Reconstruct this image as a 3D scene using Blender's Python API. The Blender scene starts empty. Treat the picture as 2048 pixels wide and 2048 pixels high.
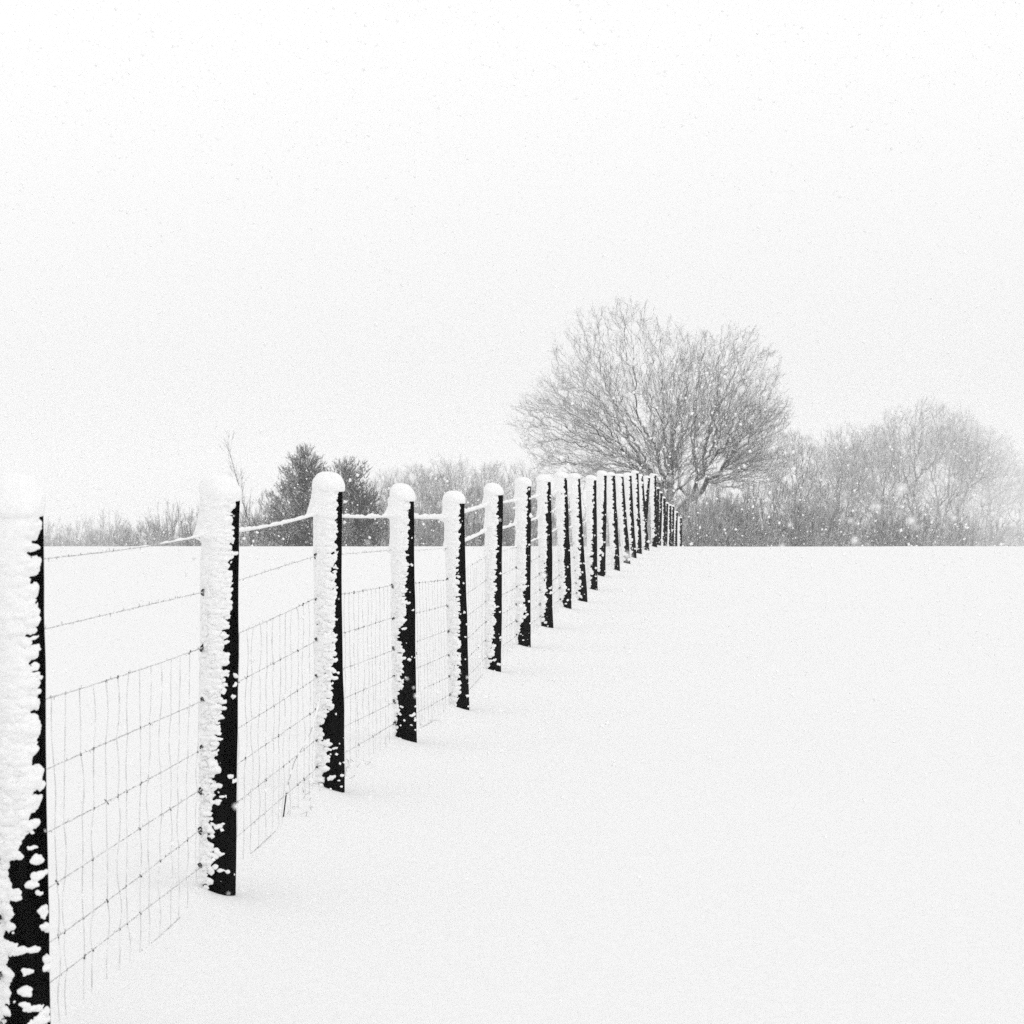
import bpy, math, random
import numpy as np
from mathutils import Vector, noise

random.seed(7)
rng = np.random.default_rng(7)
sc = bpy.context.scene
COL = sc.collection

# ------------------------------------------------------------------ camera, sky, light, exposure
EYE = 1.25
FPX = 4267.0            # focal length in photograph pixels (75 mm lens on a 36 mm wide sensor)
HZ = 947.0              # eye level in photograph pixels
cam_d = bpy.data.cameras.new('camera')
cam = bpy.data.objects.new('camera', cam_d)
COL.objects.link(cam)
cam.location = (0, 0, EYE)
cam.rotation_euler = (math.radians(90), 0, 0)
cam_d.sensor_width = 36
cam_d.lens = 75
cam_d.shift_y = -(1024 - HZ) / 2048
cam_d.clip_start = 0.05
cam_d.clip_end = 9000
cam_d.dof.use_dof = True
cam_d.dof.focus_distance = 12.0
cam_d.dof.aperture_fstop = 16
sc.camera = cam

SUN_EL, SUN_AZ = math.radians(38), math.radians(-40)
world = bpy.data.worlds.new('World')
sc.world = world
world.use_nodes = True
nt = world.node_tree
nt.nodes.clear()
N, L = nt.nodes.new, nt.links.new
out = N('ShaderNodeOutputWorld')
bg = N('ShaderNodeBackground')
sky = N('ShaderNodeTexSky')
sky.sky_type = 'NISHITA'
sky.sun_disc = False
sky.sun_elevation = SUN_EL
sky.sun_rotation = SUN_AZ
bw = N('ShaderNodeRGBToBW')
tc = N('ShaderNodeTexCoord')
sep = N('ShaderNodeSeparateXYZ')
ramp = N('ShaderNodeMapRange')      # overcast: a little brighter towards the zenith
ramp.inputs['From Min'].default_value = 0.05
ramp.inputs['From Max'].default_value = 0.20
ramp.inputs['To Min'].default_value = 9.2
ramp.inputs['To Max'].default_value = 10.55
mix = N('ShaderNodeMix')
mix.data_type = 'FLOAT'
mix.inputs[0].default_value = 0.93
L(sky.outputs[0], bw.inputs[0])
L(tc.outputs['Generated'], sep.inputs[0])
L(sep.outputs['Z'], ramp.inputs['Value'])
L(bw.outputs[0], mix.inputs[2])
L(ramp.outputs[0], mix.inputs[3])
L(mix.outputs[0], bg.inputs['Color'])
bg.inputs['Strength'].default_value = 0.1
L(bg.outputs[0], out.inputs['Surface'])

sun_d = bpy.data.lights.new('sun', 'SUN')
sun_d.energy = 0.5
sun_d.angle = math.radians(40)
sun_d.color = (1, 1, 1)
sun = bpy.data.objects.new('sun', sun_d)
COL.objects.link(sun)
sun.rotation_euler = (math.radians(52), 0, math.radians(40))

vs = sc.view_settings
vs.view_transform = 'Standard'
vs.look = 'None'
vs.gamma = 1
vs.exposure = -0.01
vs.use_curve_mapping = False
sc.render.engine = 'CYCLES'
sc.cycles.use_denoising = False
sc.cycles.use_adaptive_sampling = True
sc.cycles.adaptive_threshold = 0.02
sc.cycles.adaptive_min_samples = 20
sc.cycles.max_bounces = 6
sc.cycles.diffuse_bounces = 4
sc.cycles.glossy_bounces = 2
sc.cycles.volume_bounces = 4
sc.cycles.transparent_max_bounces = 8
sc.render.filter_size = 1.2

# ------------------------------------------------------------------ materials
def mat(name, base, rough=0.9, spec=0.2, var=0.0, scale=20, bump=0.0, bscale=None, snow=0.0, stretch=None):
    m = bpy.data.materials.new(name)
    m.use_nodes = True
    t = m.node_tree
    b = t.nodes['Principled BSDF']
    b.inputs['Roughness'].default_value = rough
    b.inputs['Specular IOR Level'].default_value = spec
    co = t.nodes.new('ShaderNodeTexCoord')
    vec = co.outputs['Object']
    if stretch:
        mp = t.nodes.new('ShaderNodeMapping')
        mp.inputs['Scale'].default_value = stretch
        t.links.new(vec, mp.inputs['Vector'])
        vec = mp.outputs[0]
    nz = t.nodes.new('ShaderNodeTexNoise')
    nz.inputs['Scale'].default_value = scale
    nz.inputs['Detail'].default_value = 6
    t.links.new(vec, nz.inputs['Vector'])
    mr = t.nodes.new('ShaderNodeMapRange')
    mr.inputs['From Min'].default_value = 0.3
    mr.inputs['From Max'].default_value = 0.7
    mr.inputs['To Min'].default_value = max(0, base - var)
    mr.inputs['To Max'].default_value = base + var
    t.links.new(nz.outputs[0], mr.inputs[0])
    colour = mr.outputs[0]
    if snow:        # snow lodged on the upper side
        g = t.nodes.new('ShaderNodeNewGeometry')
        s = t.nodes.new('ShaderNodeSeparateXYZ')
        t.links.new(g.outputs['Normal'], s.inputs[0])
        n2 = t.nodes.new('ShaderNodeTexNoise')
        n2.inputs['Scale'].default_value = 3.0
        t.links.new(co.outputs['Object'], n2.inputs['Vector'])
        ad = t.nodes.new('ShaderNodeMath'); ad.operation = 'ADD'
        t.links.new(s.outputs['Z'], ad.inputs[0]); t.links.new(n2.outputs[0], ad.inputs[1])
        r2 = t.nodes.new('ShaderNodeMapRange')
        r2.inputs['From Min'].default_value = 1.15 - snow
        r2.inputs['From Max'].default_value = 1.4 - snow
        t.links.new(ad.outputs[0], r2.inputs[0])
        mx = t.nodes.new('ShaderNodeMix'); mx.data_type = 'FLOAT'
        t.links.new(r2.outputs[0], mx.inputs[0])
        t.links.new(colour, mx.inputs[2])
        mx.inputs[3].default_value = 0.85
        colour = mx.outputs[0]
    cc = t.nodes.new('ShaderNodeCombineColor')
    for i in range(3):
        t.links.new(colour, cc.inputs[i])
    t.links.new(cc.outputs[0], b.inputs['Base Color'])
    if bump:
        nb = t.nodes.new('ShaderNodeTexNoise')
        nb.inputs['Scale'].default_value = bscale or scale
        nb.inputs['Detail'].default_value = 5
        t.links.new(vec, nb.inputs['Vector'])
        bp = t.nodes.new('ShaderNodeBump')
        bp.inputs['Strength'].default_value = 1.0
        bp.inputs['Distance'].default_value = bump
        t.links.new(nb.outputs[0], bp.inputs['Height'])
        t.links.new(bp.outputs[0], b.inputs['Normal'])
    return m

M_GROUND = mat('snow_ground', 0.862, 1.0, 0.05, 0.02, 60, 0.0025, 170)
M_SNOW = mat('snow_packed', 0.90, 1.0, 0.05, 0.025, 60, 0.0016, 260)
M_FLAKE = mat('snowflake', 0.98, 1.0, 0.0)
M_WOOD = mat('wet_wood', 0.003, 0.95, 0.0, 0.003, 30, 0.003, 60, stretch=(1, 1, 0.12))
M_WIRE = mat('frosted_wire', 0.55, 0.7, 0.2, 0.34, 55)
M_STAY = mat('frosted_stay', 0.76, 0.8, 0.2, 0.16, 35)
M_STEEL = mat('dark_staple', 0.02, 0.6, 0.2, 0.01, 50)
M_BARK = mat('bark', 0.03, 0.95, 0.1, 0.02, 2, snow=0.52)
M_TWIG = mat('twig', 0.035, 0.95, 0.1, 0.02, 2, snow=0.70)
M_NEEDLE = mat('pine_needles', 0.028, 0.9, 0.1, 0.015, 3, snow=0.44)
M_STALK = mat('dead_stalk', 0.03, 0.9, 0.1, 0.015, 30, snow=0.2)

# ------------------------------------------------------------------ helpers
def mesh_from(name, verts, faces, m, smooth=True):
    verts = np.asarray(verts, dtype=np.float32)
    faces = np.asarray(faces, dtype=np.int32)
    me = bpy.data.meshes.new(name)
    k = faces.shape[1]
    me.vertices.add(len(verts)); me.vertices.foreach_set('co', verts.ravel())
    me.loops.add(faces.size); me.loops.foreach_set('vertex_index', faces.ravel())
    me.polygons.add(len(faces))
    me.polygons.foreach_set('loop_start', np.arange(0, faces.size, k, dtype=np.int32))
    if smooth:
        me.polygons.foreach_set('use_smooth', np.ones(len(faces), dtype=bool))
    me.update(calc_edges=True)
    me.validate()
    me.materials.append(m)
    return me

def obj(name, me, parent=None, loc=(0, 0, 0), **props):
    o = bpy.data.objects.new(name, me)
    COL.objects.link(o)
    o.parent = parent
    o.location = loc
    for k, v in props.items():
        o[k] = v
    return o

def grid_faces(nu, nv):
    i = np.arange(nu * nv).reshape(nv, nu)
    return np.stack([i[:-1, :-1], i[:-1, 1:], i[1:, 1:], i[1:, :-1]], -1).reshape(-1, 4)

def fbm(p, scale, octaves=3, seed=0.0):
    """value noise on an (n,3) array, vectorised, range about -1..1"""
    tot = np.zeros(len(p)); amp = 1.0; q = p * scale + seed * 13.7 + 100.0
    for _ in range(octaves):
        i = np.floor(q).astype(np.int64); f = q - i; f = f * f * (3 - 2 * f)
        acc = 0
        for dx in (0, 1):
            for dy in (0, 1):
                for dz in (0, 1):
                    h = (i[:, 0] + dx) * 374761393 + (i[:, 1] + dy) * 668265263 + (i[:, 2] + dz) * 2147483647 // 7
                    h = (h ^ (h >> 13)) * 1274126177
                    h = ((h ^ (h >> 16)) & 0xffff) / 32768.0 - 1.0
                    w = (f[:, 0] if dx else 1 - f[:, 0]) * (f[:, 1] if dy else 1 - f[:, 1]) * (f[:, 2] if dz else 1 - f[:, 2])
                    acc = acc + w * h
        tot += amp * acc; amp *= 0.5; q = q * 2.03 + 17.1
    return tot

def tubes(P0, P1, R0, R1, sides=3):
    """separate tapered prisms for many segments at once"""
    P0 = np.asarray(P0, float); P1 = np.asarray(P1, float)
    d = P1 - P0; ln = np.linalg.norm(d, axis=1, keepdims=True); ln[ln == 0] = 1e-6; d = d / ln
    up = np.where(np.abs(d[:, 2:3]) > 0.9, np.array([[1., 0, 0]]), np.array([[0, 0, 1.]]))
    a = np.cross(d, up); a /= np.linalg.norm(a, axis=1, keepdims=True)
    b = np.cross(d, a)
    n = len(P0); V = np.zeros((n, 2 * sides, 3))
    for k in range(sides):
        t = 2 * math.pi * k / sides
        o = a * math.cos(t) + b * math.sin(t)
        V[:, k] = P0 + o * np.asarray(R0)[:, None]
        V[:, sides + k] = P1 + o * np.asarray(R1)[:, None]
    F = np.array([[k, (k + 1) % sides, sides + (k + 1) % sides, sides + k] for k in range(sides)])
    faces = (F[None] + (np.arange(n) * 2 * sides)[:, None, None]).reshape(-1, 4)
    return V.reshape(-1, 3), faces

def path_tube(pts, rad, sides=6, flat=1.0, lift=0.0):
    """one continuous tube along a path; rad per point; flat squashes sideways; lift raises the centre by rad*lift"""
    pts = np.asarray(pts, float); rad = np.broadcast_to(np.asarray(rad, float), (len(pts),))
    d = np.gradient(pts, axis=0); d /= np.linalg.norm(d, axis=1, keepdims=True) + 1e-9
    ref = np.array([0, 0, 1.]) if abs(d[:, 2]).mean() < 0.7 else np.array([1., 0, 0])
    a = np.cross(d, ref); a /= np.linalg.norm(a, axis=1, keepdims=True) + 1e-9
    b = np.cross(a, d)
    t = np.linspace(0, 2 * math.pi, sides, endpoint=False)
    V = pts[:, None] + rad[:, None, None] * (flat * np.cos(t)[None, :, None] * a[:, None] + np.sin(t)[None, :, None] * b[:, None])
    V[:, :, 2] += (rad * lift)[:, None]
    n = len(pts); i = np.arange(n * sides).reshape(n, sides); j = np.roll(i, -1, 1)
    F = np.stack([i[:-1], j[:-1], j[1:], i[1:]], -1).reshape(-1, 4)
    return V.reshape(-1, 3), F

def join(parts):
    vs_, fs, o = [], [], 0
    for v, f in parts:
        vs_.append(v); fs.append(np.asarray(f) + o); o += len(v)
    return np.concatenate(vs_), np.concatenate(fs)

# ------------------------------------------------------------------ fence survey (distance, foot and head of every post)
# right edge at the head, top of the cap, right edge at the foot, foot, height of the cap in m
SURVEY = [
    (84, 947, 103, 2130, .075), (479, 949, 470, 1792, .060), (685, 943, 688, 1583, .064), (827, 966, 834, 1486, .070),
    (928, 981, 938, 1423, .062), (1005, 966, 1003, 1343, .060), (1062, 954, 1061, 1296, .056), (1102, 948, 1106, 1257, .054),
    (1135, 943, 1144, 1220, .048), (1160, 946, 1175, 1205, .048), (1193, 950, 1195, 1180, .045), (1214, 941, 1211, 1152, .045),
    (1230, 944, 1240, 1142, .040), (1247, 947, 1261, 1128, .038), (1263, 945, 1273, 1117, .038), (1277, 941, 1284, 1108, .036),
    (1286, 948, 1299, 1102, .032), (1300, 951, 1291, 1099, .032), (1312, 947, 1315, 1095, .030)]
BEYOND = [(1319, 979), (1325, 986), (1331, 993), (1337, 1004), (1343, 1008), (1349, 1010), (1356, 1022), (1364, 1033)]
R = 0.050
def dist(n):
    return 0.5334 * (11.9 + 3.45 * (n - 1))

posts = []
for n, (xt, yt, xb, yb, cap) in enumerate(SURVEY):
    Y = dist(n)
    zt = EYE - (yt - HZ) * Y / FPX
    zb = EYE - (yb - HZ) * Y / FPX
    posts.append(dict(n=n, Y=Y, xt=(xt - 1024) * Y / FPX - R, xb=(xb - 1024) * Y / FPX - R, zb=zb, zt=zt, cap=cap))
GY = [-60, 0] + [p['Y'] for p in posts] + [39.2, 40.2, 41.2, 42.5, 46, 52, 60, 80, 110, 200, 400, 700, 5000]
GZ = [0, -.01] + [p['zb'] for p in posts] + [-.085, -.125, -.185, -.28, -.53, -1.0, -1.75, -3.2, -5.0, -10, -20, -31, -32]
_yy = np.linspace(-60, 90, 3001)
_zz = np.interp(_yy, GY, GZ)
_k = np.hanning(25); _k /= _k.sum()
_zz[12:-12] = np.convolve(_zz, _k, 'valid')
def base_h(Y):
    Y = np.asarray(Y, float)
    return np.where(Y < 88, np.interp(Y, _yy, _zz), np.interp(Y, GY, GZ))
for k, (x, yt) in enumerate(BEYOND):
    n = len(SURVEY) + k
    Y = dist(n)
    zt = EYE - (yt - HZ) * Y / FPX
    zb = float(base_h(Y))
    X = (x - 1024) * Y / FPX - R
    posts.append(dict(n=n, Y=Y, xt=X, xb=X + random.uniform(-.04, .04), zb=zb, zt=max(zt, zb + 1.1), cap=.03))

PXY = np.array([(p['xb'], p['Y']) for p in posts])
def ground_h(X, Y):
    X = np.asarray(X, float); Y = np.asarray(Y, float)
    z = base_h(Y)
    p = np.stack([X.ravel(), Y.ravel(), np.zeros(X.size)], 1)
    w = np.clip((Y.ravel() - 2) / 10, 0, 1)
    n1 = fbm(p, 0.22, 2, 3).reshape(X.shape); n2 = fbm(p, 1.3, 2, 5).reshape(X.shape)
    z = z + 0.010 * n1 + 0.004 * n2 + np.clip((Y - 60) / 200, 0, 1) * 1.2 * fbm(p, 0.015, 2, 8).reshape(X.shape)
    for x0, y0 in PXY[:20]:
        z = z + 0.030 * np.exp(-(((X - x0 + .09) / .11) ** 2 + ((Y - y0 + .05) / .13) ** 2))
        z = z - 0.010 * np.exp(-(((X - x0 - .05) / .09) ** 2 + ((Y - y0 - .02) / .10) ** 2))
    # a low drift along the foot of the netting
    fx = np.interp(Y, PXY[:, 1], PXY[:, 0])
    z = z + 0.018 * np.exp(-((X - fx + .05) / .16) ** 2) * (Y < 45) * (0.6 + 0.6 * n2)
    return z

# ------------------------------------------------------------------ the snow-covered ground, one sheet to the horizon
def axis_x():
    a = np.arange(-1.8, 3.4, 0.05)
    b = 3.4 + np.cumsum(0.05 * 1.09 ** np.arange(1, 190)); b = b[b < 6000]
    c = -1.8 - np.cumsum(0.05 * 1.09 ** np.arange(1, 190)); c = c[c > -6000][::-1]
    return np.concatenate([c, a, b])
def axis_y():
    a = np.arange(3.6, 16, 0.05)
    b = np.arange(16, 44, 0.16)
    c = 44 + np.cumsum(0.16 * 1.05 ** np.arange(1, 170)); c = c[c < 7000]
    d = 3.6 - np.cumsum(0.05 * 1.12 ** np.arange(1, 60)); d = d[d > -60][::-1]
    return np.concatenate([d, a, b, c])
gx, gy = axis_x(), axis_y()
GXX, GYY = np.meshgrid(gx, gy)
GZZ = ground_h(GXX, GYY)
me = mesh_from('snow_field', np.stack([GXX, GYY, GZZ], -1).reshape(-1, 3), grid_faces(len(gx), len(gy)), M_GROUND)
obj('ground', me, kind='structure', label='smooth unbroken snow field dropping away behind its crest')

# ------------------------------------------------------------------ fence
fence = bpy.data.objects.new('wire_fence', None)
COL.objects.link(fence)
fence.location = (posts[0]['xb'], posts[0]['Y'], posts[0]['zb'])
fence['label'] = 'long snow-plastered post and wire fence running back over the snow field'
fence['category'] = 'fence'
F0 = np.array(fence.location)

# share of the visible width left black, from head to foot (fraction down, share)
DEF = [(0, .22), (.3, .30), (.6, .36), (.85, .44), (.96, .6), (1, .85)]
BLACK = {
    0: [(0, .12), (.15, .20), (.30, .16), (.42, .27), (.47, .15), (.52, .13), (.545, .36), (.575, .34), (.60, .66), (.65, .84), (.70, .74), (.76, .90), (.82, .84), (.88, .95), (1, .97)],
    1: [(0, .10), (.06, .17), (.3, .22), (.45, .30), (.55, .40), (.65, .46), (.75, .50), (.85, .62), (.96, .62), (.985, .8), (1, .95)],
    2: [(0, .15), (.2, .21), (.4, .27), (.62, .30), (.72, .34), (.75, .62), (.80, .72), (.84, .45), (.92, .56), (.94, .85), (.97, .62), (1, .95)],
    3: [(0, .16), (.2, .24), (.4, .34), (.5, .42), (.54, .64), (.60, .50), (.76, .52), (.80, .84), (.84, .68), (.92, .86), (1, .95)],
    4: [(0, .20), (.3, .32), (.5, .34), (.7, .36), (.9, .38), (.95, .5), (1, .9)],
    5: [(0, .20), (.3, .31), (.6, .38), (.8, .44), (.9, .46), (1, .8)],
    6: [(0, .20), (.4, .31), (.7, .36), (.82, .34), (.84, .55), (.9, .75), (1, .85)],
    7: [(0, .20), (.3, .36), (.6, .42), (.8, .44), (.92, .55), (.96, .85), (1, .9)],
    9: [(0, .20), (.3, .33), (.6, .38), (.8, .45), (1, .9)],
}
WIRE_H = [1.07, .905, .740, .588, .448, .318, .200, .098, .003]

def crust(H, n, bearing, step):
    prof = BLACK.get(n, DEF)
    if 8 <= n < len(SURVEY) and n != 9:
        prof = [(a, min(.95, b + .07)) for a, b in prof]
    if n >= 1:
        prof = [(a, min(.97, b * 1.2 + (.02 if n >= 2 else .0))) for a, b in prof]
    if n >= len(SURVEY):
        prof = [(0, .55), (1, .68)]
    r = np.random.default_rng(100 + n)
    th = np.radians(np.arange(-150, 84, math.degrees(step / R)))
    v = np.arange(-0.04, H + .016, step)
    TH, V = np.meshgrid(th, v)
    U = TH * R
    def edge(vv):
        fr = np.interp(1 - np.clip(vv, 0, H) / H, [a for a, _ in prof], [b for _, b in prof])
        return np.arcsin(np.clip(1 - 2 * fr, -1, 1)) * R
    big = max(1.0, step / .0045)
    su, sv = .019 * big ** .5, .0125 * big ** .5
    if n == 0: su, sv = su * 1.35, sv * 1.45
    nu, nv = int(.30 / su) + 6, int((H + .1) / sv) + 6
    ci, cj = np.meshgrid(np.arange(nu), np.arange(nv))
    uc = -.17 + (ci + r.uniform(.08, .92, ci.shape)) * su
    vc = -.07 + (cj + r.uniform(.08, .92, ci.shape)) * sv
    f = edge(vc) - uc
    low = np.clip(1.25 * np.clip(1 - vc / H, 0, 2) ** 1.1, 0, 1)
    T = .013 + .004 * np.exp(-(H - vc) / .06)
    c = np.minimum(.75 * f + r.uniform(-.006, .007, f.shape) * (.5 + low), T + r.uniform(-.004, .002, f.shape))
    cl = fbm(np.stack([uc, vc, 0 * uc], -1).reshape(-1, 3), 22, 2, n + 5).reshape(uc.shape)
    blob = (r.random(f.shape) < np.where(cl > (.0 if n == 0 else .15), .01 + .42 * low ** 2, .005) * {0: 1.3, 1: .7, 2: .7, 3: .6}.get(n, .25)) & (f < 0) & (uc < R * 1.25) & (vc > .01)
    c = np.where(blob, np.maximum(c, r.uniform(.0015, .0085, f.shape)), np.maximum(c, -.012))
    c = np.minimum(c, .8 * (uc + 2.3 * R))
    k = r.uniform(75, 150, f.shape) / big * (.55 if n == 0 else 1)
    k = np.where(blob, k * 1.3, k)
    pw = np.stack([U, V, 0 * U], -1).reshape(-1, 3)
    Us = U + .0058 * fbm(pw, 70, 4, n + 11).reshape(U.shape); Vs = V + .0042 * fbm(pw, 80, 4, n + 23).reshape(U.shape)
    iu = np.floor((U + .17) / su).astype(int); iv = np.floor((V + .07) / sv).astype(int)
    t = np.full(U.shape, -.02)
    for di in range(-2, 3):
        for dj in range(-2, 3):
            a = np.clip(iu + di, 0, nu - 1); b = np.clip(iv + dj, 0, nv - 1)
            val = c[b, a] - k[b, a] * (((Us - uc[b, a]) / 1.8) ** 2 + (Vs - vc[b, a]) ** 2)
            t = np.maximum(t, val)
    pts = np.stack([U, V, 0 * U], -1).reshape(-1, 3)
    n1 = fbm(pts, 60, 3, n).reshape(U.shape); n2 = fbm(pts * np.array([1, 1.6, 1]), 14, 2, n + 40).reshape(U.shape)
    f = edge(V) - U
    lowg = np.clip(1 - V / H, 0, 1)
    w = np.clip((f - .006) / .045, 0, 1); w = w * w * (3 - 2 * w) * np.clip(.92 - .95 * lowg, .05, 1)
    sm = .014 + .004 * np.exp(-(H - V) / .06) + .003 * n2
    q3 = np.stack([U * .45, V, 0 * U], -1).reshape(-1, 3)
    ridge = 1 - np.abs(fbm(q3, 62, 3, n + 61)).reshape(U.shape)
    crease = np.clip((ridge - .80) / .2, 0, 1) ** 1.5 * np.clip(.25 + 1.1 * lowg, 0, 1) * np.clip(f / .012, 0, 1)
    t = t * (1 - w) + sm * w + .0008 * n1 - (.0035 if n == 0 else .0075) * crease
    t = t - .013 * np.clip((V - H + .008) / .022, 0, 1)
    # snow banked against the left side above each wire
    side = np.exp(-((np.degrees(TH) + 88) / 42) ** 2)
    for q, h in enumerate(WIRE_H[:3]):
        if h > H: continue
        amp = [.026, .014 if n >= 3 else .002, .010 if n >= 5 else 0][q]
        up = V - h + .004
        prof_up = np.where(up > 0, np.exp(-(up / .050) ** 1.3), np.clip(1 + up / .012, 0, 1))
        t = t + side * amp * prof_up
    t = np.where(np.degrees(TH) < -148, -.01, t)
    t = np.maximum(t, -.006)
    ang = TH - bearing
    rr = R + t
    P = np.stack([rr * np.sin(ang), -rr * np.cos(ang), V], -1).reshape(-1, 3)
    F = grid_faces(len(th), len(v))
    keep = (t.ravel()[F] > -.0035).any(1)
    F = F[keep]
    used = np.unique(F); remap = np.zeros(len(P), int); remap[used] = np.arange(len(used))
    return P[used], remap[F][:, ::1]

def wood_mesh(H, n, step):
    nt_ = 28 if n < 6 else 16
    v = np.concatenate([[-.35], np.arange(-.05, H, max(.02, step * 3)), [H]])
    th = np.linspace(0, 2 * math.pi, nt_, endpoint=False)
    TH, V = np.meshgrid(th, v)
    p = np.stack([np.cos(TH) * R, np.sin(TH) * R, V * .25], -1).reshape(-1, 3)
    rr = R * (1 + .03 * fbm(p, 25, 2, n).reshape(TH.shape) + .012 * fbm(p * np.array([1, 1, .05]), 200, 1, n).reshape(TH.shape))
    x0 = .004 * fbm(np.stack([V.ravel(), 0 * V.ravel(), 0 * V.ravel()], 1), 3, 2, n + 9).reshape(V.shape)
    P = np.stack([rr * np.cos(TH) + x0, rr * np.sin(TH), V], -1).reshape(-1, 3)
    i = np.arange(len(v) * nt_).reshape(len(v), nt_); j = np.roll(i, -1, 1)
    F = np.stack([i[:-1], j[:-1], j[1:], i[1:]], -1).reshape(-1, 4)
    P = np.concatenate([P, [[0, 0, H]]])
    top = i[-1]
    Ft = np.stack([top[0::2], np.roll(top, -1)[0::2], np.roll(top, -2)[0::2], np.full(nt_ // 2, len(P) - 1)], -1)
    return P, np.concatenate([F, Ft])

def cap_mesh(H, capz, n):
    r_ = np.random.default_rng(500 + n)
    ov = .0125 if n < 9 else .009
    prof = [(-.05, R * .70), (-.16, R * 1.02), (-.17, R + ov * .80), (.0, R + ov * 1.12), (.22, R + ov * 1.15), (.46, R + ov * .85),
            (.68, R * 1.02), (.84, R * .84), (.94, R * .58), (.99, R * .28), (1.0, 0.0005)]
    zz = np.interp(np.linspace(0, len(prof) - 1, 26), range(len(prof)), [a for a, _ in prof]) * capz
    rr = np.interp(np.linspace(0, len(prof) - 1, 26), range(len(prof)), [b for _, b in prof])
    k = np.array([.25, .5, .25]); zz[1:-1] = np.convolve(zz, k, 'valid'); rr[1:-1] = np.convolve(rr, k, 'valid')
    th = np.linspace(0, 2 * math.pi, 36, endpoint=False)
    TH, ZZ = np.meshgrid(th, zz); RR = np.repeat(rr[:, None], 36, 1)
    p = np.stack([np.cos(TH) * RR, np.sin(TH) * RR, ZZ], -1).reshape(-1, 3)
    RR = RR * (1 + .09 * fbm(p, 18, 2, n + 70).reshape(TH.shape) + .015 * fbm(p, 90, 2, n).reshape(TH.shape))
    ZZ = ZZ + capz * (r_.uniform(.03, .14) * np.cos(TH - 2.6 + r_.uniform(-.8, .8)) * RR / R)
    off = np.array([-.005 + r_.uniform(-.003, .003), -.004, H])
    P = np.stack([RR * np.cos(TH), RR * np.sin(TH), ZZ], -1).reshape(-1, 3) + off
    i = np.arange(26 * 36).reshape(26, 36); j = np.roll(i, -1, 1)
    return P, np.stack([i[:-1], j[:-1], j[1:], i[1:]], -1).reshape(-1, 4)

def staple_mesh():
    t = np.linspace(0, 2 * math.pi * .8, 9)
    pts = np.stack([.007 * np.cos(t), .003 * np.sin(2 * t), .008 * np.sin(t)], -1)
    a = path_tube(pts, .0026, 5)
    b = path_tube(np.array([[0, .006, 0], [0, 0, 0], [-.006, -.008, .007]]), [.004, .0032, .001], 5)
    return join([a, b])
ST = mesh_from('staple', *staple_mesh(), M_STEEL)

LABELS = ['nearest post, cut by the edge of the picture, black below and thick with snow above', 'second nearest post, tall, with a broad round snow cap',
          'post with a mushroom cap and a bramble stem at its foot', 'post with a bare black lower third', 'shorter post with a neat snow cap',
          'post between the sagging snow-laden wires', 'narrow post whose snow crust breaks off at its foot', 'thick post with a dark scooped foot']
attach = []      # where wires meet each post: (x, y, zbase, lean)
for p in posts:
    n, Y = p['n'], p['Y']
    step = max(.0026, Y * .00042)
    if n >= 12: step = .012
    H = p['zt'] - p['zb'] - p['cap']
    dx = p['xt'] - p['xb']
    lean = math.atan2(dx, H)
    P, Fc = wood_mesh(H / math.cos(lean), n, step)
    w = obj('fence_post', mesh_from('fence_post', P, Fc, M_WOOD), fence, np.array([p['xb'], Y, p['zb']]) - F0)
    w.rotation_euler = (0, lean, 0)
    if n < len(LABELS): w['label'] = LABELS[n]
    Hc = H / math.cos(lean)
    obj('snow_crust', mesh_from('snow_crust', *crust(Hc, n, math.atan2(p['xb'], Y), step), M_SNOW), w)
    obj('snow_cap', mesh_from('snow_cap', *cap_mesh(Hc, p['cap'], n), M_SNOW), w)
    att = []
    for q, h in enumerate(WIRE_H):
        a = math.radians(-58) - math.atan2(p['xb'], Y)
        rr = R + .012
        x = p['xb'] + dx * h / H + rr * math.sin(a); y = Y - rr * math.cos(a)
        att.append((x, y, p['zb'] + h + random.uniform(-.008, .008)))
        if n <= 9 and q < 8 and h < H:
            s = obj('staple', ST, w, (rr * 1.03 * math.sin(a), -rr * 1.03 * math.cos(a), h / math.cos(lean)))
            s.rotation_euler = (random.uniform(-.4, .4), random.uniform(-1, 1), random.uniform(-.5, .5))
            k = random.uniform(.6, 1.1) * (1.0 if n < 6 else 1.25); s.scale = (k * .8, k, k * random.uniform(.8, 1.2))
    attach.append(att)

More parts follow.
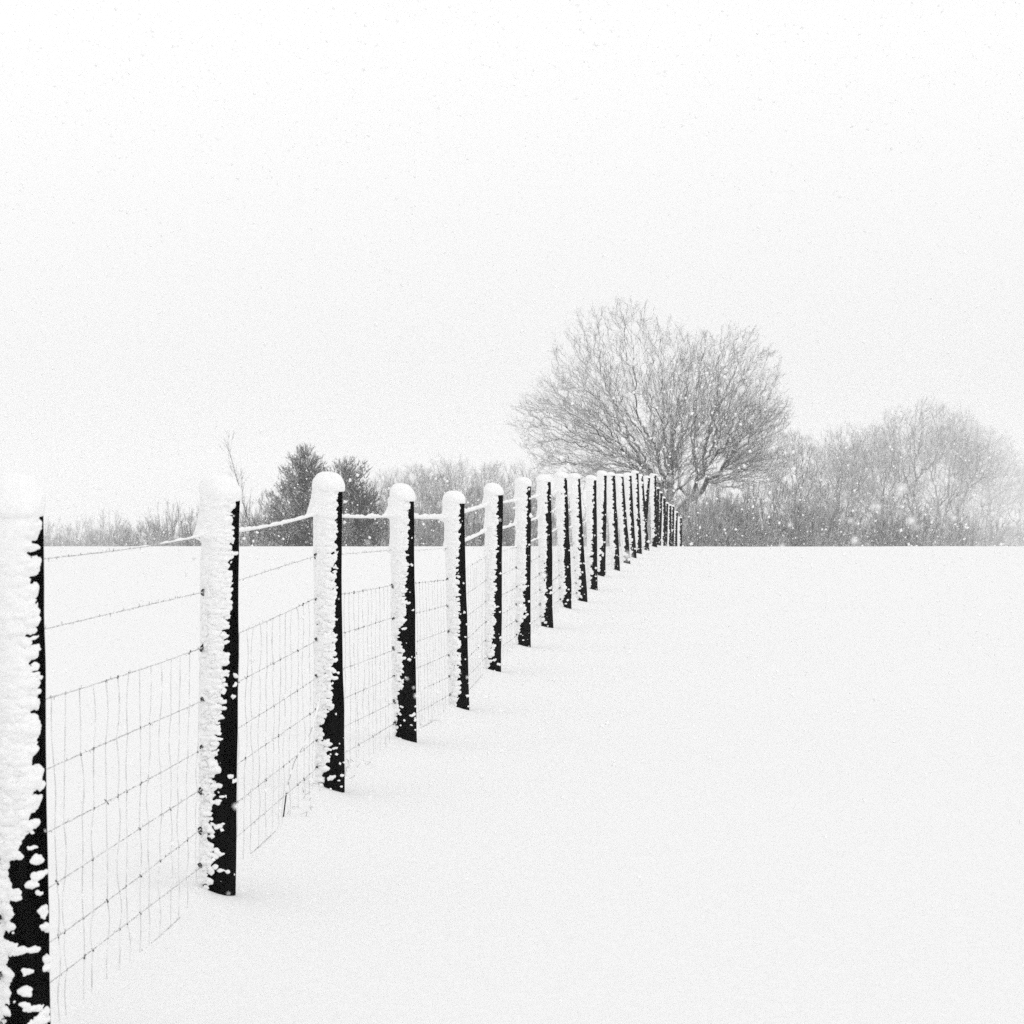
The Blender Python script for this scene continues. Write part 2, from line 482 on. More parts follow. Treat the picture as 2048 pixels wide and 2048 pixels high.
# wires: one strand per height, running past every post
a0 = np.array(attach)
first = a0[0] - (a0[1] - a0[0]) * .98
att = np.concatenate([first[None], a0])
def bay_point(q, b, t, sag=.012):
    """a point on wire q in the bay that starts at attachment row b, t in 0..1"""
    A, B = att[b, q], att[b + 1, q]
    s = sag * (.35 + .5 * math.sin(b * 7.1 + q * 3.3)) * (1 if q < 2 else .6)
    P = A + (B - A) * t
    P = P.copy(); P[2] -= 4 * t * (1 - t) * s
    return P
SNOWY = {0: [0, .35, .62, .75, 1.15, 1.1] + [.9] * 30, 1: [0, 0, 0.0, .0, .25, 1.15, 1.0] + [.85] * 30, 2: [0, 0, 0, 0, 0, .3, .7] + [.7] * 30,
         3: [0] * 8 + [.3] * 30}
NB = len(att) - 1
for q in range(len(WIRE_H)):
    pts, rad = [], []
    sp, sr = [], []
    for b in range(NB):
        m = 60 if b < 5 else (30 if b < 10 else 12)
        for i in range(m):
            t = i / m
            P = bay_point(q, b, t)
            nn = noise.noise(Vector((P[0] * 60, P[1] * 60, q * 9.1)))
            pts.append(P + np.array([0, 0, .0015 * nn]))
            rad.append(.0013 + .0011 * max(0, nn))
            amt = SNOWY.get(q, [0] * 60)[b] if q in SNOWY else 0
            if q == 0 and b == 1: amt = .75 * max(0, t - .35) ** 1.3 * (1 + .8 * noise.noise(Vector((t * 22, 3, 1))))
            n2 = noise.noise(Vector((P[0] * 9, P[1] * 9, 5 + q * 3.7))) + .8 * noise.noise(Vector((P[0] * 26, P[1] * 26, 1 + q))) + .5 * noise.noise(Vector((P[0] * 70, P[1] * 70, 4 + q)))
            near = max(0, 1 - min(t, 1 - t) * 8) * .25
            sp.append(P); sr.append(max(0.0, amt * (.0105 + .006 * n2 + .006 * near)))
    pts = np.array(pts)
    w = obj('line_wire', mesh_from('line_wire', *path_tube(pts - F0, rad, 5), M_WIRE), fence)
    if q == 0: w['label'] = 'topmost wire strand, loaded with snow'
    if q == 1: w['label'] = 'second wire strand above the netting'
    # frost feathers hanging along the strand
    segs0, segs1 = [], []
    for i in range(0, min(len(pts), 420)):
        if random.random() < (.45 if q < 2 else .2):
            d = np.array([random.uniform(-.3, .3), random.uniform(-.3, .3), random.choice([-1, 1, 1])]); d /= np.linalg.norm(d)
            segs0.append(pts[i] - F0); segs1.append(pts[i] - F0 + d * random.uniform(.004, .010))
    fo = obj('frost', mesh_from('frost', *tubes(segs0, segs1, np.full(len(segs0), .0016), np.full(len(segs0), .0006)), M_WIRE), w)
    fo['kind'] = 'stuff'
    if max(sr) > 0:
        sr = np.array(sr); on = sr > .0012
        sp = np.array(sp); parts = []; i = 0
        while i < len(sr):
            if on[i]:
                j = i
                while j + 1 < len(sr) and on[j + 1]: j += 1
                if j - i >= 2:
                    r2 = sr[i:j + 1].copy(); r2[0] *= .3; r2[-1] *= .3
                    parts.append(path_tube(sp[i:j + 1] - F0, r2, 8, .8, .75))
                i = j + 1
            else: i += 1
        if parts:
            s = obj('wire_snow', mesh_from('wire_snow', *join(parts), M_SNOW), w)

# upright stays of the netting
def stay(b, t, rs):
    P = []
    prev = rs.uniform(-.006, .006)
    for q in range(2, len(WIRE_H)):
        tt = min(.995, max(.005, t + prev / 1.9))
        A = bay_point(q, b, tt)
        if P:
            Q = P[-1]
            bow = rs.uniform(-.014, .014)
            for s in (.25, .5, .75):
                c = Q + (A - Q) * s; c = c + np.array([.15, .98, 0]) * bow * math.sin(math.pi * s) * 1.4
                P.append(c)
        P.append(A)
        prev += rs.uniform(-.015, .015)
    P = np.array(P)
    rad = .00135 + .0007 * np.maximum(0, fbm(P, 70, 1, b))
    KN.extend(P[::4])
    P[-1, 2] -= .05
    return path_tube(P - F0, rad, 4)
far_parts = []
KN = []
for b in range(NB - 6):
    rs = random.Random(900 + b)
    cnt = 17
    for i in range(cnt):
        t = (i + .5) / cnt
        if b == 0 and t < .55: continue
        g = stay(b, t, rs)
        if b <= 9:
            obj('stay_wire', mesh_from('stay_wire', *g, M_STAY), fence)
        else:
            far_parts.append(g)
o = obj('netting', mesh_from('netting', *join(far_parts), M_STAY), fence)
o['kind'] = 'stuff'

K = np.array(KN) - F0; rk = random.Random(4)
K = K[[rk.random() < .5 for _ in K]]
dk = np.random.default_rng(9).normal(size=K.shape) * .0016 + np.array([0, 0, .0034])
sz = np.random.default_rng(10).uniform(.0012, .0030, len(K))
o = obj('wire_knots', mesh_from('wire_knots', *tubes(K - dk, K + dk, sz, sz * .7, 5), M_STEEL), fence)
o['kind'] = 'stuff'

# ------------------------------------------------------------------ bramble stem and bits of dry grass at the foot of the netting
def W(px, py, Y):
    return np.array([(px - 1024) * Y / FPX, Y, EYE - (py - HZ) * Y / FPX])
st = np.array([W(640, 1395, 8.00), W(633, 1425, 7.95), W(622, 1462, 7.9), W(610, 1487, 7.85), W(600, 1502, 7.80), W(588, 1524, 7.75), W(580, 1552, 7.7), W(574, 1575, 7.66), W(566, 1640, 7.62)])
stf = np.array([st[min(len(st) - 1, int(i))] * (1 - i % 1) + st[min(len(st) - 1, int(i) + 1)] * (i % 1) for i in np.linspace(0, len(st) - 1, 40)])
root = bpy.data.objects.new('bramble_stem', None); COL.objects.link(root); root.location = stf[-1]
root['label'] = 'thin dark arching bramble stem leaning on the third post through the netting'; root['category'] = 'plant stem'
obj('stalk', mesh_from('stalk', *path_tube(stf - stf[-1], np.linspace(.0012, .0026, 40), 5), M_STALK), root)
parts = []
for a, b_ in ((0, 9), (12, 17), (20, 22), (27, 29), (33, 35)):
    k = b_ - a + 1
    parts.append(path_tube(stf[a:b_ + 1] - stf[-1] + np.array([0, -.001, .001]), .0045 * np.sin(np.linspace(.3, math.pi - .3, k)), 6))
obj('stem_snow', mesh_from('stem_snow', *join(parts), M_SNOW), root)

s0, s1, r0 = [], [], []
for i in range(90):
    Y = random.uniform(6.5, 24) if i > 50 else random.uniform(6.6, 9.5)
    x = float(np.interp(Y, PXY[:, 1], PXY[:, 0])) - .05 + random.gauss(0, .03)
    if (math.sin(Y * 5.1) + math.sin(Y * 2.3 + 1)) < .1: continue
    z = float(ground_h(np.array([x]), np.array([Y]))[0])
    b0 = np.array([x, Y, z - .01]); h = random.uniform(.008, .028)
    mdl = b0 + np.array([random.gauss(0, .012), random.gauss(0, .012), h])
    tip = mdl + np.array([random.gauss(0, .018), random.gauss(0, .018), random.uniform(-.015, .02)])
    s0 += [b0, mdl]; s1 += [mdl, tip]; r0 += [.0010, .0008]
gr = obj('dry_grass', mesh_from('dry_grass', *tubes(s0, s1, r0, np.array(r0) * .7), M_STALK))
gr['kind'] = 'stuff'; gr['label'] = 'sparse frosted grass tips poking through snow under the netting'; gr['category'] = 'grass'

# ------------------------------------------------------------------ trees
def grow(base, lobes, count, bf, seed, trunk_pts, hollow=.35, r_tip=.006, expo=2.3, tip_len=.5, tips=5, jitter=.05, rmax=None, upb=.5, gap=-.25, gapscale=.9, multi=False):
    """a bare tree: points filled into crown lobes and joined to the cheapest earlier point; returns branch and twig segments"""
    r = np.random.default_rng(seed)
    pts = []
    for (c, rad, w) in lobes:
        k = int(count * w)
        d = r.normal(size=(k, 3)); d /= np.linalg.norm(d, axis=1, keepdims=True)
        rr = (hollow + (1 - hollow) * r.random(k) ** .6) * (1 + .10 * fbm(d, 2.2, 2, seed))
        q = np.array(c) + d * rr[:, None] * np.array(rad)
        q = q[fbm(q, gapscale, 2, seed + 3) > gap + .25 * fbm(q, .35, 1, seed)]
        pts.append(q)
    pts = np.concatenate(pts)
    base = np.array(base, float)
    T = np.array(trunk_pts, float)
    pts = pts[pts[:, 2] > base[2] + .3]
    key = np.linalg.norm(pts - T[-1], axis=1)
    pts = pts[np.argsort(key)]
    n0 = len(T); n = n0 + len(pts)
    X = np.zeros((n, 3)); X[:n0] = T; X[n0:] = pts
    par = np.full(n, -1); pl = np.zeros(n)
    for i in range(1, n0):
        par[i] = i - 1; pl[i] = pl[i - 1] + np.linalg.norm(X[i] - X[i - 1])
    for i in range(n0, n):
        d = X[:i] - X[i]
        D = np.sqrt((d * d).sum(1))
        cost = D + bf * pl[:i] + upb * np.maximum(0, d[:, 2]) * .6
        cost[:max(0, n0 - 3)] += 1.0
        j = int(np.argmin(cost)); par[i] = j; pl[i] = pl[j] + D[j]
    w = np.zeros(n); kids = np.bincount(par[1:], minlength=n)
    w[kids == 0] = 1
    order = np.argsort(-pl)
    for i in order:
        if par[i] >= 0: w[par[i]] += w[i]
    # relax inner nodes a little so limbs run smoothly
    for _ in range(2):
        s = np.zeros((n, 3)); cw = np.zeros(n)
        np.add.at(s, par[1:], X[1:] * w[1:, None] ** 1.0); np.add.at(cw, par[1:], w[1:])
        m = (cw > 0) & (par >= 0)
        tgt = .5 * (s[m] / cw[m, None]) + .5 * X[par[m]]
        X[m] = X[m] * .6 + tgt * .4
    rad = r_tip * w ** (1 / expo)
    if rmax: rad = np.minimum(rad, rmax)
    idx = np.arange(1, n)
    A, B = X[par[idx]], X[idx]
    ra = np.minimum(rad[par[idx]], rad[idx] * 1.5); rb = rad[idx]
    mid = (A + B) / 2 + r.normal(size=A.shape) * jitter * np.linalg.norm(B - A, axis=1, keepdims=True)
    S0 = np.concatenate([A, mid]); S1 = np.concatenate([mid, B])
    R0_ = np.concatenate([ra, (ra + rb) / 2]); R1_ = np.concatenate([(ra + rb) / 2, rb])
    # twigs
    tip = np.where(w <= 3)[0]; tip = tip[tip >= n0]
    dirs = X[tip] - X[par[tip]]; dirs /= np.linalg.norm(dirs, axis=1, keepdims=True) + 1e-9
    t0, t1, q0 = [], [], []
    for _ in range(tips):
        d = dirs + r.normal(size=dirs.shape) * .55 + np.array([0, 0, .25]); d /= np.linalg.norm(d, axis=1, keepdims=True)
        ln = tip_len * r.uniform(.4, 1.1, len(tip))[:, None]
        s = X[par[tip]] + (X[tip] - X[par[tip]]) * r.uniform(.3, 1, len(tip))[:, None]
        e = s + d * ln
        t0.append(s); t1.append(e); q0.append(np.full(len(tip), r_tip * .75))
        for k in range(2):
            d2 = d + r.normal(size=d.shape) * .6 + np.array([0, 0, .2]); d2 /= np.linalg.norm(d2, axis=1, keepdims=True)
            m = s + d * ln * r.uniform(.3, .9, len(tip))[:, None]
            t0.append(m); t1.append(m + d2 * ln * .5); q0.append(np.full(len(tip), r_tip * .6))
    thick = np.maximum(R0_, R1_) > (r_tip * 4.0)
    return (S0[thick], S1[thick], R0_[thick], R1_[thick]), \
           (np.concatenate([S0[~thick]] + t0), np.concatenate([S1[~thick]] + t1),
            np.concatenate([R0_[~thick]] + q0), np.concatenate([R1_[~thick]] + [q * .6 for q in q0]))

def gz(x, Y):
    return float(base_h(Y)) - .3

def tree_obj(name, trunk_me, crown_me, loc, label, cat, group=None, scale=(1, 1, 1), rz=0.0, parts=('trunk', 'crown')):
    e = bpy.data.objects.new(name, None); COL.objects.link(e)
    e.location = loc; e.scale = scale; e.rotation_euler = (0, 0, rz)
    e['label'] = label; e['category'] = cat
    if group: e['group'] = group
    obj(parts[0], trunk_me, e); obj(parts[1], crown_me, e)
    return e

# the big two-lobed bare tree behind the end of the fence
BY = 110.0
g0 = gz(0, BY)
s = BY / FPX
def L3(px, py, dy=0.0): return np.array([(px - 1362) * s, dy, EYE - (py - HZ) * s - g0])
lobes = [
    (L3(1340, 915, -.5), (2.2, 2.0, 1.5), .07),
    (L3(1245, 772), (4.5, 3.6, 4.6), .30), (L3(1445, 800), (3.7, 3.2, 4.0), .24), (L3(1130, 850), (3.0, 2.6, 2.7), .16),
    (L3(1500, 840), (2.2, 2.4, 2.3), .09), (L3(1350, 860, -1.0), (3.6, 2.8, 2.6), .12), (L3(1180, 925), (2.9, 2.2, 1.3), .12), (L3(1490, 925), (2.7, 2.0, 1.5), .12)]
ga = [(-.2, 0, 0), tuple(L3(1354, 1080)), tuple(L3(1350, 1040)), tuple(L3(1342, 1000))]
gb = [(.2, .3, 0), tuple(L3(1366, 1080, .3)), tuple(L3(1370, 1040, .3)), tuple(L3(1376, 995, .3))]
gk = dict(hollow=.16, r_tip=.0058, expo=2.08, tip_len=.42, tips=3, jitter=.17, rmax=.22, gap=-.36, gapscale=.8)
A1, B1 = grow((0, 0, 0), [lobes[i] for i in (0, 1, 3, 5, 6)], 8200, .62, 21, ga, upb=.45, **gk)
A2, B2 = grow((0, 0, 0), [lobes[i] for i in (2, 4, 7)], 9900, .62, 22, gb, upb=.45, **gk)
tm = mesh_from('trunk', *join([tubes(*A1, 5), tubes(*A2, 5)]), M_BARK)
cm = mesh_from('crown', *join([tubes(*B1, 3), tubes(*B2, 3)]), M_TWIG)
def snow_on(sets, seed):
    a, b, ra, rb = [np.concatenate([q[i] for q in sets]) for i in range(4)]
    r = np.random.default_rng(seed); d = b - a; ln = np.linalg.norm(d, axis=1)
    rm = (ra + rb) / 2
    ok = (np.abs(d[:, 2]) / (ln + 1e-9) < .93) & (rm > .0095) & (r.random(len(a)) < .8)
    up = np.array([0, -.25, 1.0]) * (rm[ok] * .75 + .006)[:, None]
    k = rm[ok] * .75 + .011
    return tubes(a[ok] + up, b[ok] + up, k, k * .8, 3)
big_tree = tree_obj('bare_tree', tm, cm, ((1362 - 1024) * s, BY, g0), 'big spreading leafless tree with a two-humped crown behind the end of the fence', 'tree')

obj('branch_snow', mesh_from('branch_snow', *snow_on([A1, A2, B1, B2], 8), M_SNOW), big_tree)

# prototypes for the smaller trees and bushes (unit: about 8 m tall trees, 3.5 m bushes)
def proto_tree(seed, wide=1.0, tall=8.0, cnt=2300):
    r_ = random.Random(seed)
    lob = [((r_.uniform(-.3, .3), 0, tall * .78), (1.9 * wide, 1.9 * wide, tall * .21), .36), ((1.1 * wide, .3, tall * .64), (1.6 * wide, 1.6 * wide, tall * .17), .22),
           ((-1.2 * wide, -.3, tall * r_.uniform(.58, .68)), (1.6 * wide, 1.6 * wide, tall * .17), .22), ((.1, 0, tall * .46), (2.0 * wide, 1.9 * wide, tall * .13), .20)]
    tr = [(0, 0, 0), (.05, 0, tall * .12), (-.05, .05, tall * .22)]
    A, B = grow((0, 0, 0), lob, cnt, .50, seed, tr, hollow=.1, r_tip=.0045, expo=2.15, tip_len=.40, tips=3, jitter=.15, rmax=.2, upb=.5, gap=-.3, gapscale=1.1)
    return mesh_from('trunk', *tubes(*A, 4), M_BARK), mesh_from('crown', *tubes(*B, 3), M_TWIG)
def proto_bush(seed, cnt=1100):
    lob = [((0, 0, 2.0), (2.1, 1.9, 1.7), .5), ((1.2, .2, 1.6), (1.5, 1.4, 1.3), .25), ((-1.2, -.2, 1.5), (1.5, 1.4, 1.3), .25)]
    tr = [(0, 0, 0), (0, 0, .15), (0, 0, .3)]
    A, B = grow((0, 0, -.2), lob, cnt, .55, seed, tr, hollow=.05, r_tip=.0068, expo=2.5, tip_len=.35, tips=6, jitter=.1, rmax=.07, upb=.8, gap=-.2, gapscale=1.6)
    return mesh_from('stem', *tubes(*A, 4), M_BARK), mesh_from('branches', *tubes(*B, 3), M_TWIG)
TREES = [proto_tree(31), proto_tree(32, .8, 8.5), proto_tree(33, 1.15, 7.5)]
BUSHES = [proto_bush(41), proto_bush(42)]

# photograph x of the middle, y of the top, width (photograph pixels), distance, prototype, label
TREE_LIST = [
    (848, 930, 110, 150, 1, 'slim bare tree above the wire between the fifth and fourth posts'),
    (905, 915, 150, 145, 0, 'bare tree behind the fifth snow-capped post'),
    (975, 925, 110, 150, 1, 'bare tree just left of the sixth snow-capped post'),
    (1045, 925, 120, 155, 2, 'small bare tree under the left edge of the big crown'),
    (785, 938, 120, 150, 2, 'pale bare tree between the evergreens and the fourth post'),
    (1600, 862, 130, 140, 1, 'dark-twigged bare tree touching the right edge of the big crown'),
    (1690, 852, 170, 220, 0, 'pale bare tree right of the dark-twigged one'),
    (1765, 852, 150, 260, 1, 'bare tree before the tallest tree of the right-hand wood'),
    (1842, 802, 240, 300, 2, 'tallest rounded bare tree of the right-hand wood'),
    (1905, 812, 180, 480, 0, 'faded bare tree behind the tallest one on the right'),
    (1975, 850, 170, 780, 1, 'very faint bare tree dissolving into the snowfall'),
    (2035, 915, 150, 1000, 2, 'faintest bare tree at the edge of the picture'),
]
BUSH_LIST = [
    (1438, 958, 130, 92, 0, 'dark thick bush filling the space under the right-hand limbs of the big tree'),
    (1412, 1000, 110, 84, 1, 'low dark bush just right of the far end of the fence'),
    (1384, 1030, 84, 60, 0, 'small dark brushy clump where the fence drops out of sight'),
    (1345, 955, 150, 94, 1, 'tangled bush hiding the trunk of the big tree'),
    (95, 1042, 120, 380, 0, 'faint low bush beside the nearest post'),
    (160, 1040, 100, 330, 1, 'faint low bush, second from the nearest post'),
    (215, 1024, 120, 330, 0, 'grey rounded bush halfway between the two nearest posts'),
    (285, 1040, 140, 150, 1, 'dark low bush over the wire between the two nearest posts'),
    (345, 1008, 130, 150, 0, 'taller bare bush left of the second post'),
    (400, 1012, 90, 118, 1, 'bare bush behind the second post'),
    (505, 992, 110, 105, 0, 'bare bush at the foot of the leaning sapling'),
    (755, 958, 130, 118, 1, 'bare bush right of the smaller evergreen'),
    (860, 985, 180, 128, 0, 'bare bush behind the fourth and fifth posts'),
    (960, 985, 150, 122, 1, 'bare bush behind the sixth post'),
    (1050, 985, 150, 120, 0, 'bare bush behind the seventh post'),
    (1150, 965, 180, 126, 1, 'bare bush under the left half of the big tree'),
    (1290, 965, 160, 118, 0, 'bare bush behind the far end of the fence'),
    (1400, 962, 170, 98, 1, 'dark dense bush at the foot of the big tree'),
    (1475, 952, 180, 100, 0, 'dark dense bush right of the big trunk'),
    (1555, 955, 170, 108, 1, 'dark dense bush below the right edge of the big crown'),
    (1640, 960, 190, 135, 0, 'dense bush right of the big tree'),
    (1725, 990, 170, 150, 1, 'dense bush below the pale bare tree on the right'),
    (1800, 990, 170, 150, 0, 'dense dark bush below the tallest right-hand tree'),
    (1880, 1000, 160, 210, 1, 'dense bush right of the tallest right-hand tree'),
    (1950, 1000, 150, 420, 0, 'faded bush near the right edge'),
    (2020, 1015, 150, 650, 1, 'very faint bush at the right edge'),
]
def span(me_t, me_c):
    z = np.zeros(len(me_c.vertices) * 3); me_c.vertices.foreach_get('co', z); z = z.reshape(-1, 3)
    return np.percentile(z[:, 2], 99.7), np.percentile(z[:, 0], 99.3) - np.percentile(z[:, 0], .7)
TS = [span(*t) for t in TREES]; BS = [span(*t) for t in BUSHES]
for lst, pro, sp_, nm, cat, grp, pn in ((TREE_LIST, TREES, TS, 'bare_tree', 'tree', 'bare trees beyond the crest', ('trunk', 'crown')),
                                    (BUSH_LIST, BUSHES, BS, 'bare_bush', 'bush', 'bushes of the far hedgerow', ('stem', 'branches'))):
    for i, (px, py, wd, Y, k, lab) in enumerate(lst):
        g = gz(0, Y)
        top = EYE - (py - HZ) * Y / FPX - g
        h, w = sp_[k]
        sx = wd * Y / FPX / w * 1.08
        tree_obj(nm, pro[k][0], pro[k][1], ((px - 1024) * Y / FPX, Y, g), lab, cat, grp, (sx, sx, top / h), 0.0 if i % 2 else math.pi * (i * .37 % 2), pn)

# leaning sapling
Y = 84.0; g = gz(0, Y); s = Y / FPX
pth = np.array([[(510 - 1024) * s, Y, g]] + [W(*q, Y) for q in ((500, 1050), (486, 1005), (474, 960), (462, 915), (455, 895))])
loc = pth[0].copy(); pf = np.array([pth[0] * 0 + np.array([np.interp(t, range(6), pth[:, k]) for k in range(3)]) for t in np.linspace(0, 5, 30)]) - loc
root = bpy.data.objects.new('sapling', None); COL.objects.link(root); root.location = loc
root['label'] = 'thin bare sapling leaning over beside the second snow-capped post'; root['category'] = 'tree'
obj('trunk', mesh_from('trunk', *path_tube(pf, np.linspace(.026, .006, 30), 5), M_BARK), root)
r = np.random.default_rng(5); s0, s1, q0 = [], [], []
for i in range(46):
    t = r.integers(3, 28); b0 = pf[t]
    d = np.array([r.normal() * .35 - .25, r.normal() * .3, r.uniform(.7, 1.2)]); d /= np.linalg.norm(d)
    ln = r.uniform(.3, .9)
    m = b0 + d * ln; s0.append(b0); s1.append(m); q0.append(.0045)
    for k in range(3):
        d2 = d + r.normal(size=3) * .4; c = b0 + d * ln * r.uniform(.3, 1)
        s0.append(c); s1.append(c + d2 * ln * .4); q0.append(.005)
obj('crown', mesh_from('crown', *tubes(s0, s1, q0, np.array(q0) * .6), M_TWIG), root)

# two evergreens
def evergreen(px_mid, base_px_w, outline, Y, seed, label):
    """outline: (photograph y, left x, right x) from the top down"""
    g = gz(0, Y); s = Y / FPX; r = np.random.default_rng(seed)
    ys = [o_[0] for o_ in outline]
    zs = np.array([EYE - (y - HZ) * s - g for y in ys]); Ls = np.array([(o_[1] - px_mid) * s for o_ in outline]); Rs = np.array([(o_[2] - px_mid) * s for o_ in outline])
    H = zs[0]
    root = bpy.data.objects.new('evergreen_tree', None); COL.objects.link(root); root.location = ((px_mid - 1024) * s, Y, g)
    root['label'] = label; root['category'] = 'tree'; root['group'] = 'evergreens beyond the crest'
    tz = np.linspace(0, H * .97, 20); tx = np.interp(tz, zs[::-1], ((Ls + Rs) / 2)[::-1]) * np.linspace(0, 1, 20) ** .5
    tp = np.stack([tx, 0 * tz, tz], 1)
    s0, s1, q0, c0, c1, cq = [], [], [], [], [], []
    for i in range(430):
        z = H * (1 - r.random() ** .75 * .93)
        x0 = np.interp(z - .5, tz, tx)
        l = np.interp(z, zs[::-1], Ls[::-1]); rr = np.interp(z, zs[::-1], Rs[::-1])
        a = r.uniform(0, 2 * math.pi)
        reach = (rr if math.cos(a) > 0 else -l); half = (rr - l) / 2
        d = np.array([math.cos(a) * abs(reach - (x0 if math.cos(a) > 0 else -x0)), math.sin(a) * half, 0]) * r.uniform(.55, 1.0)
        e = np.array([x0, 0, z]) + d + np.array([0, 0, .1]); b0 = np.array([x0, 0, z - .45 * np.linalg.norm(d) - .1])
        m = (b0 + e) / 2 + np.array([0, 0, -.12])
        s0 += [b0, m]; s1 += [m, e]; q0 += [.022, .014]
        ln = np.linalg.norm(e - b0)
        for k in range(int(6 + 11 * ln)):
            t = r.random() ** .7
            p = (b0 * (1 - t) ** 2 + 2 * m * t * (1 - t) + e * t * t) + r.normal(size=3) * np.array([.10, .10, .08])
            dd = (e - b0) / ln + np.array([r.normal() * .55, r.normal() * .55, .75 + r.normal() * .3]); dd /= np.linalg.norm(dd)
            sl = r.uniform(.10, .24)
            c0.append(p); c1.append(p + dd * sl); cq.append(r.uniform(.012, .026))
            for q in range(4):
                d3 = dd + r.normal(size=3) * .6; st_ = p + dd * sl * r.random()
                c0.append(st_); c1.append(st_ + d3 * .085); cq.append(.007)
    v1 = path_tube(tp, np.linspace(.13, .02, 20), 6); v2 = tubes(s0, s1, q0, np.array(q0) * .7, 3)
    obj('trunk', mesh_from('trunk', *join([v1, v2]), M_BARK), root)
    obj('crown', mesh_from('crown', *tubes(c0, c1, cq, np.array(cq) * .35, 3), M_NEEDLE), root)
    return root
evergreen(600, 200, [(900, 603, 611), (912, 592, 630), (920, 579, 640), (934, 577, 652), (942, 559, 664), (955, 555, 672), (965, 543, 690), (980, 536, 690), (992, 503, 705), (1010, 499, 715), (1040, 492, 725), (1092, 488, 730), (1150, 500, 715)],
          88, 61, 'pointed dark evergreen with ragged edges, left of the third post')
evergreen(718, 130, [(924, 672, 690), (930, 655, 708), (938, 650, 738), (946, 645, 744), (956, 640, 728), (966, 640, 722), (976, 640, 748), (990, 640, 758), (1005, 640, 772), (1040, 635, 782), (1092, 630, 786), (1150, 640, 770)],
          92, 62, 'smaller blunt-topped dark evergreen between the third and fourth posts')

# thicket filling the foot of the far hedgerow: too dense to count
def thicket(name, spans, label, seed):
    r = np.random.default_rng(seed); s0, s1, q0 = [], [], []
    for (pa, pb, Ya, Yb, top, cnt) in spans:
        t = r.random(cnt); Y = Ya + (Yb - Ya) * t + r.normal(size=cnt) * 2.5
        px = pa + (pb - pa) * t
        x = (px - 1024) * Y / FPX; g = base_h(Y) - .2
        tz = EYE - (top + 14 * fbm(np.stack([px, 0 * px, 0 * px], 1), .03, 2, seed) - HZ) * Y / FPX - g
        h = tz * r.uniform(.45, 1.0, cnt)
        b0 = np.stack([x, Y, g + h * r.uniform(0, .55, cnt)], 1)
        d = r.normal(size=(cnt, 3)) * np.array([.6, .5, .15]) + np.array([0, 0, 1]); d /= np.linalg.norm(d, axis=1, keepdims=True)
        e = b0 + d * (g + h - b0[:, 2])[:, None]
        s0.append(b0); s1.append(e); q0.append(np.full(cnt, .011))
        for k in range(5):
            f = r.uniform(.3, 1, cnt)[:, None]; m = b0 + (e - b0) * f
            d2 = d + r.normal(size=d.shape) * .55; s0.append(m); s1.append(m + d2 * r.uniform(.25, .7, cnt)[:, None]); q0.append(np.full(cnt, .008))
    s0, s1, q0 = map(np.concatenate, (s0, s1, q0))
    o = obj(name, mesh_from(name, *tubes(s0, s1, q0, q0 * .5, 3), M_TWIG)); o['kind'] = 'stuff'; o['label'] = label; o['category'] = 'undergrowth'
thicket('undergrowth', [(60, 230, 400, 190, 1058, 420), (225, 480, 135, 112, 1056, 900), (470, 800, 104, 112, 1045, 600), (780, 1180, 132, 124, 1040, 950),
                        (1180, 1400, 120, 100, 1040, 900), (1375, 1470, 88, 100, 1000, 700), (1460, 1650, 104, 125, 1022, 950), (1640, 1900, 150, 210, 1040, 900), (1890, 2070, 190, 480, 1030, 500)],
        'dense tangled undergrowth along the foot of the far hedgerow', 77)

# ------------------------------------------------------------------ falling snow
def flakes(n, r, y0, y1, p):
    Y = y0 + (y1 - y0) * r.random(n) ** p
    hw = .27 * Y + .6
    X = r.uniform(-1, 1, n) * hw
    zlo = base_h(Y) + .02
    zhi = EYE + .25 * Y + .3
    Z = zlo + (zhi - zlo) * r.random(n) ** 1.9
    size = np.clip(r.lognormal(math.log(.0052), .42, n), .002, .0105) * np.clip(Y / 9, .32, 1.0)
    return X, Y, Z, size
def flake_shape(X, Y, Z, S, r, tetra):
    n = len(X)
    if tetra:
        T = np.array([[1, 0, -.6], [-.6, .9, -.5], [-.6, -.9, -.4], [0, 0, 1]], float)
        F = np.array([[0, 2, 1], [0, 1, 3], [1, 2, 3], [2, 0, 3]])
    else:
        T = np.array([[1, 0, 0], [-1, 0, 0], [0, 1, 0], [0, -1, 0], [0, 0, 1], [0, 0, -1]], float)
        F = np.array([[0, 2, 4], [2, 1, 4], [1, 3, 4], [3, 0, 4], [2, 0, 5], [1, 2, 5], [3, 1, 5], [0, 3, 5]])
    k = len(T)
    V = T[None] * r.uniform(.6, 1.25, (n, k, 1)) + r.normal(size=(n, k, 3)) * .12
    a = r.uniform(0, 2 * math.pi, n); ca, sa = np.cos(a)[:, None], np.sin(a)[:, None]
    x, z = V[:, :, 0] * ca - V[:, :, 2] * sa, V[:, :, 0] * sa + V[:, :, 2] * ca
    V[:, :, 0], V[:, :, 2] = x, z
    V = V * S[:, None, None] + np.stack([X, Y, Z], -1)[:, None]
    return V.reshape(-1, 3), (F[None] + (np.arange(n) * k)[:, None, None]).reshape(-1, 3)
rf = np.random.default_rng(3)
big = 60      # flakes close to the lens
yb_ = rf.uniform(.9, 2.6, big)
g1 = flake_shape(rf.uniform(-.22, .22, big) * yb_, yb_, EYE + rf.uniform(-.25, .12, big) * yb_, rf.uniform(.0012, .0026, big), rf, False)
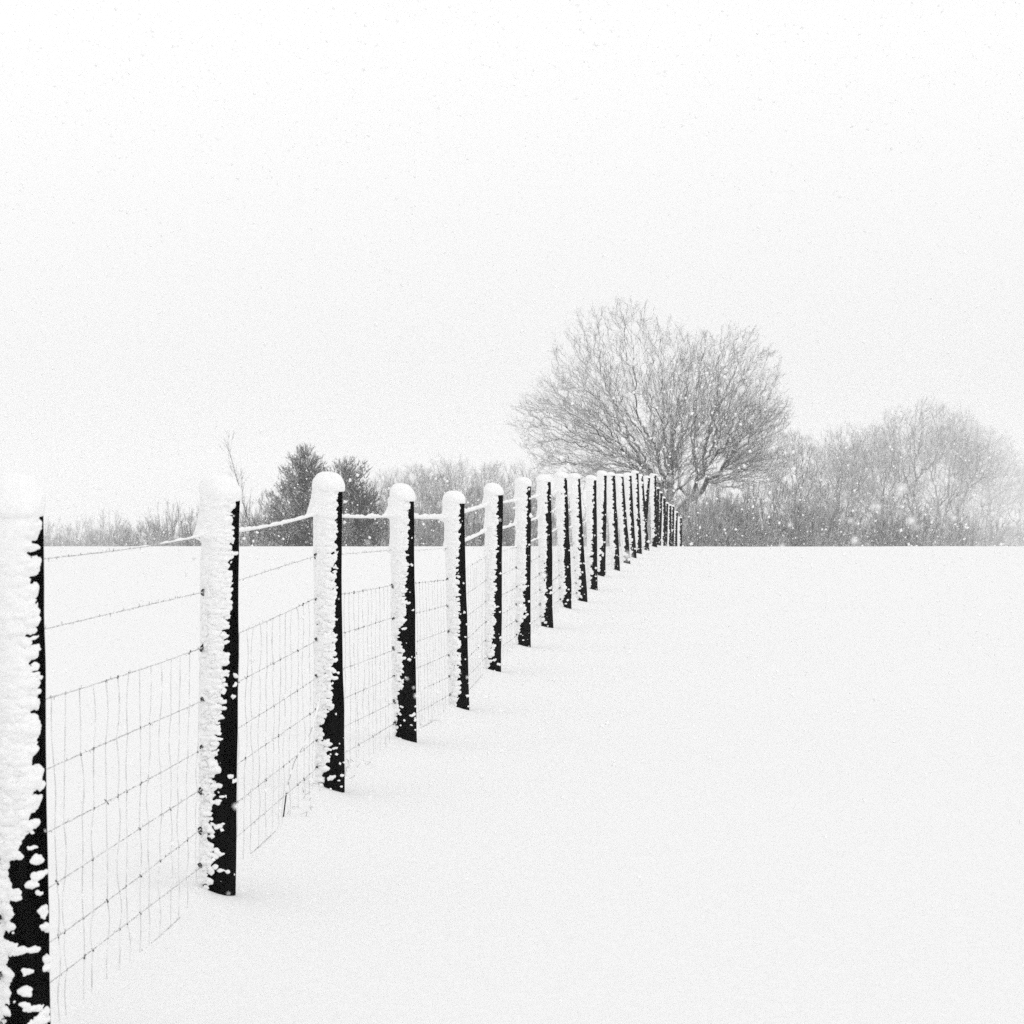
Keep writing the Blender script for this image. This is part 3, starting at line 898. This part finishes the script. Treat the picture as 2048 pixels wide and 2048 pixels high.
pl_ = np.array([(1803, 980, 1.15, .0034), (1823, 1043, 1.25, .0026), (1834, 1054, 1.3, .0018), (1757, 1014, 1.6, .0028), (186, 1052, 1.3, .0028), (800, 952, 1.5, .0024),
                (1448, 990, 1.5, .0030), (1710, 1082, 1.4, .0024), (1702, 1042, 1.7, .0022), (735, 1085, 1.6, .0020), (828, 1375, 2.6, .0022), (832, 1392, 2.2, .0026), (1090, 1150, 2.6, .0024),
                (935, 1355, 2.6, .0018), (1000, 1040, 2.6, .0018), (1255, 790, 1.8, .0022), (1400, 880, 1.9, .0024), (1210, 700, 1.7, .0024), (1420, 720, 1.6, .0026), (1905, 960, 1.5, .0026), (1580, 1050, 1.8, .0022)])
g0_ = flake_shape((pl_[:, 0] - 1024) * pl_[:, 2] / FPX, pl_[:, 2], EYE - (pl_[:, 1] - HZ) * pl_[:, 2] / FPX, pl_[:, 3], rf, False)
g2 = flake_shape(*flakes(9000, rf, 2.2, 16, .5), rf, False)
g3 = flake_shape(*flakes(120000, rf, 14, 78, .62), rf, True)
o = obj('falling_snow', mesh_from('falling_snow', *join([g0_, g1, g2, g3]), M_FLAKE, smooth=False))
o['kind'] = 'stuff'; o['label'] = 'snowflakes drifting through the air over the whole field'; o['category'] = 'snow'

# ------------------------------------------------------------------ snowy air
def box(x0, x1, y0, y1, z0, z1):
    V = [(x, y, z) for x in (x0, x1) for y in (y0, y1) for z in (z0, z1)]
    F = [(0, 1, 3, 2), (4, 6, 7, 5), (0, 4, 5, 1), (2, 3, 7, 6), (0, 2, 6, 4), (1, 5, 7, 3)]
    return V, F
hm = bpy.data.materials.new('snowy_air'); hm.use_nodes = True
t = hm.node_tree; t.nodes.clear()
ho = t.nodes.new('ShaderNodeOutputMaterial'); pv = t.nodes.new('ShaderNodeVolumePrincipled')
pv.inputs['Color'].default_value = (.97, .97, .97, 1)
pv.inputs['Density'].default_value = 0.0011
pv.inputs['Anisotropy'].default_value = 0.2
t.links.new(pv.outputs[0], ho.inputs['Volume'])
o = obj('haze', mesh_from('haze', *box(-6200, 6200, -70, 7200, -36, 26), hm, smooth=False)); o['kind'] = 'stuff'
